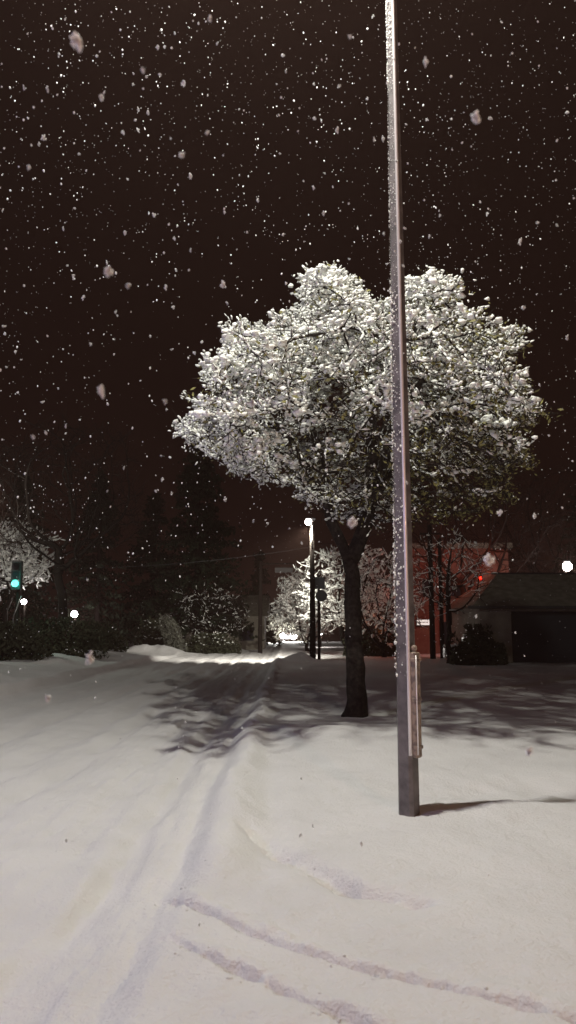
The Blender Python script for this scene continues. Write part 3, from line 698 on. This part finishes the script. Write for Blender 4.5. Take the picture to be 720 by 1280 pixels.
# second parked car, roof heaped with snow, in front of it the road mound
# lit doorway and porch lights of a far house
def far_house(label, px, pyb, Yd, w, h, rh, d=6, m='wall', windows=(), name='house'):
    b = P(px,pyb,Yd); g = hz(b.x,Yd)
    root = thing(name, label, 'house', (b.x,Yd,g-.05))
    mb = MB(); mb.box((0,d/2,h/2),(w,d,h)); mb.build('wall', M[m], root)
    mb = MB(); o = .35
    vs = [(-w/2-o,-o,h-.02),(w/2+o,-o,h-.02),(w/2+o,d+o,h-.02),(-w/2-o,d+o,h-.02),(-w/2-o,d/2,h+rh),(w/2+o,d/2,h+rh)]
    mb.add(vs, [(3,2,1,0),(0,1,5,4),(2,3,4,5),(3,0,4),(1,2,5)]); rf = mb.build('roof', M['roof'], root)
    for (wx,wz,ww,wh,mm) in windows:
        mb = MB(); mb.box((wx,-.03,wz),(ww+.14,.06,wh+.14)); f = mb.build('window', M['white'] if mm!='glass' else M['dark'], root)
        mb = MB(); mb.box((wx,-.07,wz),(ww,.03,wh)); mb.build('pane', M[mm], f)
    return root
far_house('low dark house with one small lit window, beyond the junction', 262, 806, 66, 9, 2.8, 1.8,
          windows=((.35,1.0,.50,1.1,'window_lit'),(-2.6,1.3,1.1,1.0,'glass'),(3.0,1.3,1.1,1.0,'glass')))
light('window_glow', P(268,788,64.8), 30, (1,.9,.75), .2)

# ------------------------------------------------------------------ garage / house at right
Yh = 38
g0 = P(590,760,Yh); gz = hz(12,Yh)
ho = thing('garage', 'low dark garage with hipped roof and wide black doorway, at the right', 'garage', (g0.x,Yh,gz-.05))
ez = P(590,757,Yh).z-gz; rz_ = P(620,716,Yh+3).z-gz; rx = P(622,716,Yh+3).x-g0.x
W, D = 14, 7.5
mb = MB()
dl0, dl1, dh = P(640,800,Yh).x-g0.x, P(640,800,Yh).x-g0.x+6.5, ez-.25
mb.box(((dl0+.35)/2,D/2,ez/2),(dl0-.35,D,ez)); mb.box(((dl1+W)/2,D/2,ez/2),(W-dl1,D,ez)); mb.box(((dl0+dl1)/2,.15,ez-.11),(dl1-dl0-.004,.3,.22))
mb.box(((dl0+dl1)/2,D-.1,ez/2),(dl1-dl0-.004,.2,ez-.01)); mb.build('wall', M['wall'], ho)
mb = MB(); mb.box(((dl0+dl1)/2,.55,(ez-.24)/2),(dl1-dl0-.01,.08,ez-.24))
for k in range(4): mb.box(((dl0+dl1)/2,.50,.3+k*.55),(dl1-dl0-.1,.03,.06))
mb.build('garage_door', M['door'], ho)
mb = MB(); o = .4
vs = [(0-o+.3,-o,ez),(W+o,-o,ez),(W+o,D+o,ez),(0-o+.3,D+o,ez),(rx,D/2-.6,rz_),(W-2,D/2-.6,rz_),(W-2,D/2+.6,rz_),(rx,D/2+.6,rz_)]
mb.add(vs,[(3,2,1,0),(0,1,5,4),(1,2,6,5),(2,3,7,6),(3,0,4,7),(4,5,6,7)]); rf = mb.build('roof', M['roof'], ho)
mb = MB(); mb.box(((W+.3-o)/2,-o-.03,ez-.04),(W+2*o-.3,.06,.14)); mb.build('gutter', M['dark'], ho)
mb = MB(); mb.tube([(rx-.3,D/2-.6,rz_+.02),(W-2,D/2-.6,rz_+.02)], .06, 6); mb.build('ridge_cap', M['dark'], rf)

# red-lit brick building further back with the small lit white sign
Yb = 52
b0 = P(512,808,Yb); b1 = P(640,808,Yb); gz = hz(b0.x,Yb)
bh = P(520,672,Yb).z-gz
bd = thing('brick_building', 'red-lit brick building with a small white sign, between the tall pole and the garage', 'building', (b0.x,Yb,gz-.05))
bw = b1.x-b0.x
mb = MB(); mb.box((bw/2,4,bh/2-.3),(bw,8,bh-.6)); mb.build('wall', M['redwall'], bd)
mb = MB(); mb.box((bw/2,4,bh-.5),(bw+.5,8.5,.35)); mb.build('roof', M['roof'], bd)
for i,(wx,wz,ww,wh) in enumerate(((2.5,1.4,.9,1.4),(4.9,1.4,.9,1.4),(1.3,4.3,.8,1.1),(3.2,4.3,.8,1.1),(5.1,4.3,.8,1.1))):
    mb = MB(); mb.box((wx,-.03,wz),(ww+.14,.06,wh+.14)); f = mb.build('window', M['redwall'], bd)
    mb = MB(); mb.box((wx,-.07,wz),(ww,.03,wh)); mb.build('pane', M['glass'], f)
s = P(529,778,Yb-.2); sg = thing('sign_board', 'small white illuminated sign on the red wall, just right of the tall pole', 'sign', (s.x,Yb-.18,s.z))
mb = MB(); mb.box((0,0,0),(.88,.12,.40),0,.03); mb.build('case', M['dark'], sg)
mb = MB(); mb.box((0,-.075,0),(.82,.03,.34),0,.01); mb.build('panel', M['sign_lit'], sg)
mb = MB()
for k,(w_) in enumerate((.05,.07,.04,.08,.06,.05,.07)): mb.box((-.27+k*.09,-.095,0),(w_,.006,.07))
mb.build('lettering', M['ink'], sg)
# red lamp that lights this corner
rl = P(600,722,46); rg = hz(rl.x,46)
rr_ = thing('warning_lamp', 'small red lamp on a post glowing at the garage corner', 'lamp', (rl.x,46,rg-.05))
mb = MB(); mb.tube([(0,0,0),(0,0,rl.z-rg-.1)], .05, 8); mb.build('post', M['fbark'], rr_)
mb = MB(); mb.ball((0,0,rl.z-rg),.13,10,8); mb.build('lamp_glass', mat('lens_red',(.4,.02,.01),.4,emit=((1,.05,.02),.06)), rr_, True)
light('red_glow', (rl.x-.1,45.6,rl.z+.2), 190, (1,.14,.06), .3)
t_ = P(548,700,47); light('red_glow', (t_.x,46.5,t_.z), 110, (1,.13,.055), .3)  # second red light without a fixture, added to widen the glow
q = P(466,812,46); light('red_glow', (q.x+.6,45.5,hz(q.x,45)+1.6), 26, (1,.2,.06), .2)  # added light giving the orange glow on the snow
q3 = thing('glow_lamp', 'low stub post added for the orange-red glow on the snow, right of the thick trunk', 'lamp', (q.x+.6,45.8,hz(q.x,45.8)-.05))
mb = MB(); mb.tube([(0,0,0),(0,0,1.5)], .05, 8); mb.build('post', M['fbark'], q3)
mb = MB(); mb.box((0,0,1.58),(.2,.16,.14),0,.02); mb.build('lamp_head', M['dark'], q3)
# utility poles before the red wall
for (px, pt, w_, lab) in ((541,655,.13,'dark utility pole before the red wall, the nearer of two'),(553,672,.10,'thinner dark pole right beside the utility pole before the red wall')):
    q = P(px,812,42); t = P(px,pt,42); g = hz(q.x,42)
    up = thing('utility_pole', lab, 'pole', (q.x,42,g-.05)); mb = MB(); mb.tube([(0,0,0),(0,0,t.z-g)], [w_*1.2,w_*.9], 8); mb.build('shaft', M['fbark'], up, True)
    mb = MB(); mb.box((0,-.1,(t.z-g)*.93),(1.1 if w_>.12 else .4,.09,.1)); mb.build('crossarm', M['fbark'], up)
# pale snow-topped utility box near the garage
q = P(574,803,41); g = hz(q.x,41)
ub = thing('utility_box', 'pale low box with a taller end, beside the garage', 'utility box', (q.x,41,g-.02))
mb = MB(); mb.box((-.2,0,.35),(1.2,.6,.55),0,.03); mb.box((.42,0,.62),(.45,.55,1.1),0,.03); mb.build('cabinet', M['galv'], ub)
mb = MB(); mb.box((-.26,0,.70),(1.05,.6,.13),0,.05); mb.box((.42,0,1.23),(.46,.56,.12),0,.05); mb.build('snow_cap', M['tree_snow'], ub)

# ------------------------------------------------------------------ falling snow
rs = np.random.RandomState(99)
def flake_mesh(seed, elong):
    r = np.random.RandomState(seed); c = [np.zeros(3)]
    for _ in range(70):
        d_ = r.randn(3); c.append(c[int(len(c)*r.rand()**1.5)]+d_/np.linalg.norm(d_)*.26)
    c = np.array(c); c /= max(1e-6, np.linalg.norm(c,axis=1).max()*.95); q_ = .10+.16*r.rand(len(c))
    Vv,Ff = blobs(c, r.randn(len(c),3), q_*1.3, q_, q_*.8, r, ICO0, .3)
    Vv[:,2] *= elong
    me = bpy.data.meshes.new('snowflake'); me.from_pydata(Vv.tolist(), [], Ff.tolist()); me.update(); me.materials.append(M['near_flake'])
    for p in me.polygons: p.use_smooth = True
    return me
FM = [flake_mesh(i, 1+.9*(i%4)/3) for i in range(10)]
def place_flake(p, s, i, label, group=None, rot=None):
    o = bpy.data.objects.new('snowflake', FM[i%10]); col.objects.link(o); o.location = p; o.scale = (s,s,s)
    o.rotation_euler = rot or (rs.rand()*.5-.25, rs.rand()*.6-.3, rs.rand()*6)
    tag(o, label, 'snowflake', group); return o
big = [(97,55,1.5,15,'largest blurred oval snowflake near the top left corner',3,.45),
 (595,148,1.9,11,'long white snowflake in the dark sky right of the pole top',3,0),
 (135,341,1.8,11,'big pale snowflake in the left sky, upper of a close pair',1,.5),
 (159,357,2.0,7,'round pale snowflake just below right of the big one in the left sky',0,0),
 (127,488,1.9,11,'ragged white snowflake in the left sky, level with the crown',2,0),
 (207,502,2.1,6,'small round snowflake left of the tree crown tip',0,0),
 (179,87,2.1,8,'round white snowflake below right of the largest one',0,0),
 (227,194,2.1,8,'round snowflake in the upper left sky, right of the centre of that half',4,.3),
 (258,166,2.3,6,'small squarish snowflake above the round one in the upper left sky',0,0),
 (127,121,2.3,6,'doubled snowflake left of the upper sky snowflakes',2,0),
 (36,210,2.2,6,'round snowflake near the left edge of the upper sky',0,0),
 (440,655,2.0,11,'big round snowflake in front of the fork of the tree',1,0),
 (262,24,2.4,6,'bright snowflake at the top edge left of the middle',6,0),
 (112,824,2.0,9,'long faint snowflake above the far edge of the road at the left',3,0),
 (59,873,2.0,8,'round faint snowflake over the left end of the road',0,0),
 (42,546,2.2,6,'faint snowflake low in the left sky',0,0),
 (662,938,2.2,8,'snowflake over the snow right of the pole',2,.5),
 (438,46,2.4,6,'round snowflake left of the pole top',0,0),
 (532,78,2.3,7,'tall snowflake right of the pole top',3,0),
 (610,702,2.1,12,'large soft pale snowflake in front of the red glow',1,0)]
for (px,py,Yd,spx,lab,mi,tilt) in big:
    p = P(px,py,Yd); place_flake(p, spx*.55*Yd/F*1.05, mi, lab, None, (0, tilt, rs.rand()*6))
n = 28000
YY = (3.3**2+ (24.**2-3.3**2)*rs.rand(n))**.5
vx = rs.rand(n)*1.5-.25; vy = rs.rand(n)**1.15*1.02-.10
pts = np.array([P(720*vx[i], 1280*vy[i], YY[i]) for i in range(n)])
# snow falls thicker in drifting veils
dens = np.array([.5+.9*pnoise(Vector(p)*.16+Vector((3,1,7))) for p in pts]); keep = rs.rand(n)<np.clip(dens,.12,1)
pts = pts[keep]; gz = height(pts[:,0],pts[:,1]); pts = pts[pts[:,2]>gz+.05]; lowk = (pts[:,2]<2.2)&(pts[:,1]<14)&(rs.rand(len(pts))>.10); pts = pts[~lowk]
d = np.linalg.norm(pts-np.array([0,0,CAMH]),axis=1); size = .0044+.0080*rs.rand(len(pts))**2.4
app = size/d; order = np.argsort(-app)
LAB = 'small white snowflake falling through the dark night air'
for j in order[:280]: place_flake(pts[j], size[j]*1.15, int(j), LAB, 'falling snowflakes')
rest = order[280:]
Vv,Ff = blobs(pts[rest], np.tile([0.,0,1],(len(rest),1))+rs.randn(len(rest),3)*.35, size[rest]*1.4, size[rest], size[rest], rs, ICO0, .3)
so = mesh_np('falling_snow', Vv, [Ff], M['flake']); tag(so, 'fine snow falling thickly through the night air', 'snow', kind='stuff')
print('flakes', len(pts))

hzm = bpy.data.materials.new('night_haze'); hzm.use_nodes = True; hn = hzm.node_tree; hn.nodes.clear()
ho_ = hn.nodes.new('ShaderNodeOutputMaterial'); hv = hn.nodes.new('ShaderNodeVolumePrincipled')
hv.inputs['Color'].default_value = (.72,.46,.39,1); hv.inputs['Density'].default_value = .0016; hv.inputs['Anisotropy'].default_value = .3
hn.links.new(hv.outputs[0], ho_.inputs['Volume'])
mb = MB(); mb.box((0,435,10),(1100,970,24)); tag(mb.build('haze', hzm), 'thin snowy night haze filling the whole street', kind='stuff')
# ------------------------------------------------------------------ world, camera, colour
w = bpy.data.worlds.new('World'); sc.world = w; w.use_nodes = True; nt = w.node_tree
bg = nt.nodes['Background']; tc = nt.nodes.new('ShaderNodeTexCoord')
sx = nt.nodes.new('ShaderNodeSeparateXYZ'); nt.links.new(tc.outputs['Generated'], sx.inputs[0])
rp = nt.nodes.new('ShaderNodeValToRGB'); e = rp.color_ramp.elements
e[0].position = 0.0; e[0].color = (.0170,.0062,.0042,1); e[1].position = .55; e[1].color = (.0078,.0028,.0020,1)
k = e.new(.2); k.color = (.0110,.0042,.0030,1)
nt.links.new(sx.outputs['Z'], rp.inputs['Fac']); nt.links.new(rp.outputs['Color'], bg.inputs['Color']); bg.inputs['Strength'].default_value = .58
cam = bpy.data.cameras.new('camera'); co = bpy.data.objects.new('camera', cam); col.objects.link(co)
co.location = (0,0,CAMH); co.rotation_euler = (math.pi/2+PITCH,0,0)
cam.sensor_fit = 'VERTICAL'; cam.sensor_height = 24; cam.sensor_width = 13.5; cam.lens = F/1280*24; cam.clip_start = .05; cam.clip_end = 2000
cam.dof.use_dof = True; cam.dof.focus_distance = 12.5; cam.dof.aperture_fstop = 1.8
sc.camera = co
sc.view_settings.view_transform = 'Standard'; sc.view_settings.look = 'None'; sc.view_settings.exposure = 0; sc.view_settings.gamma = 1
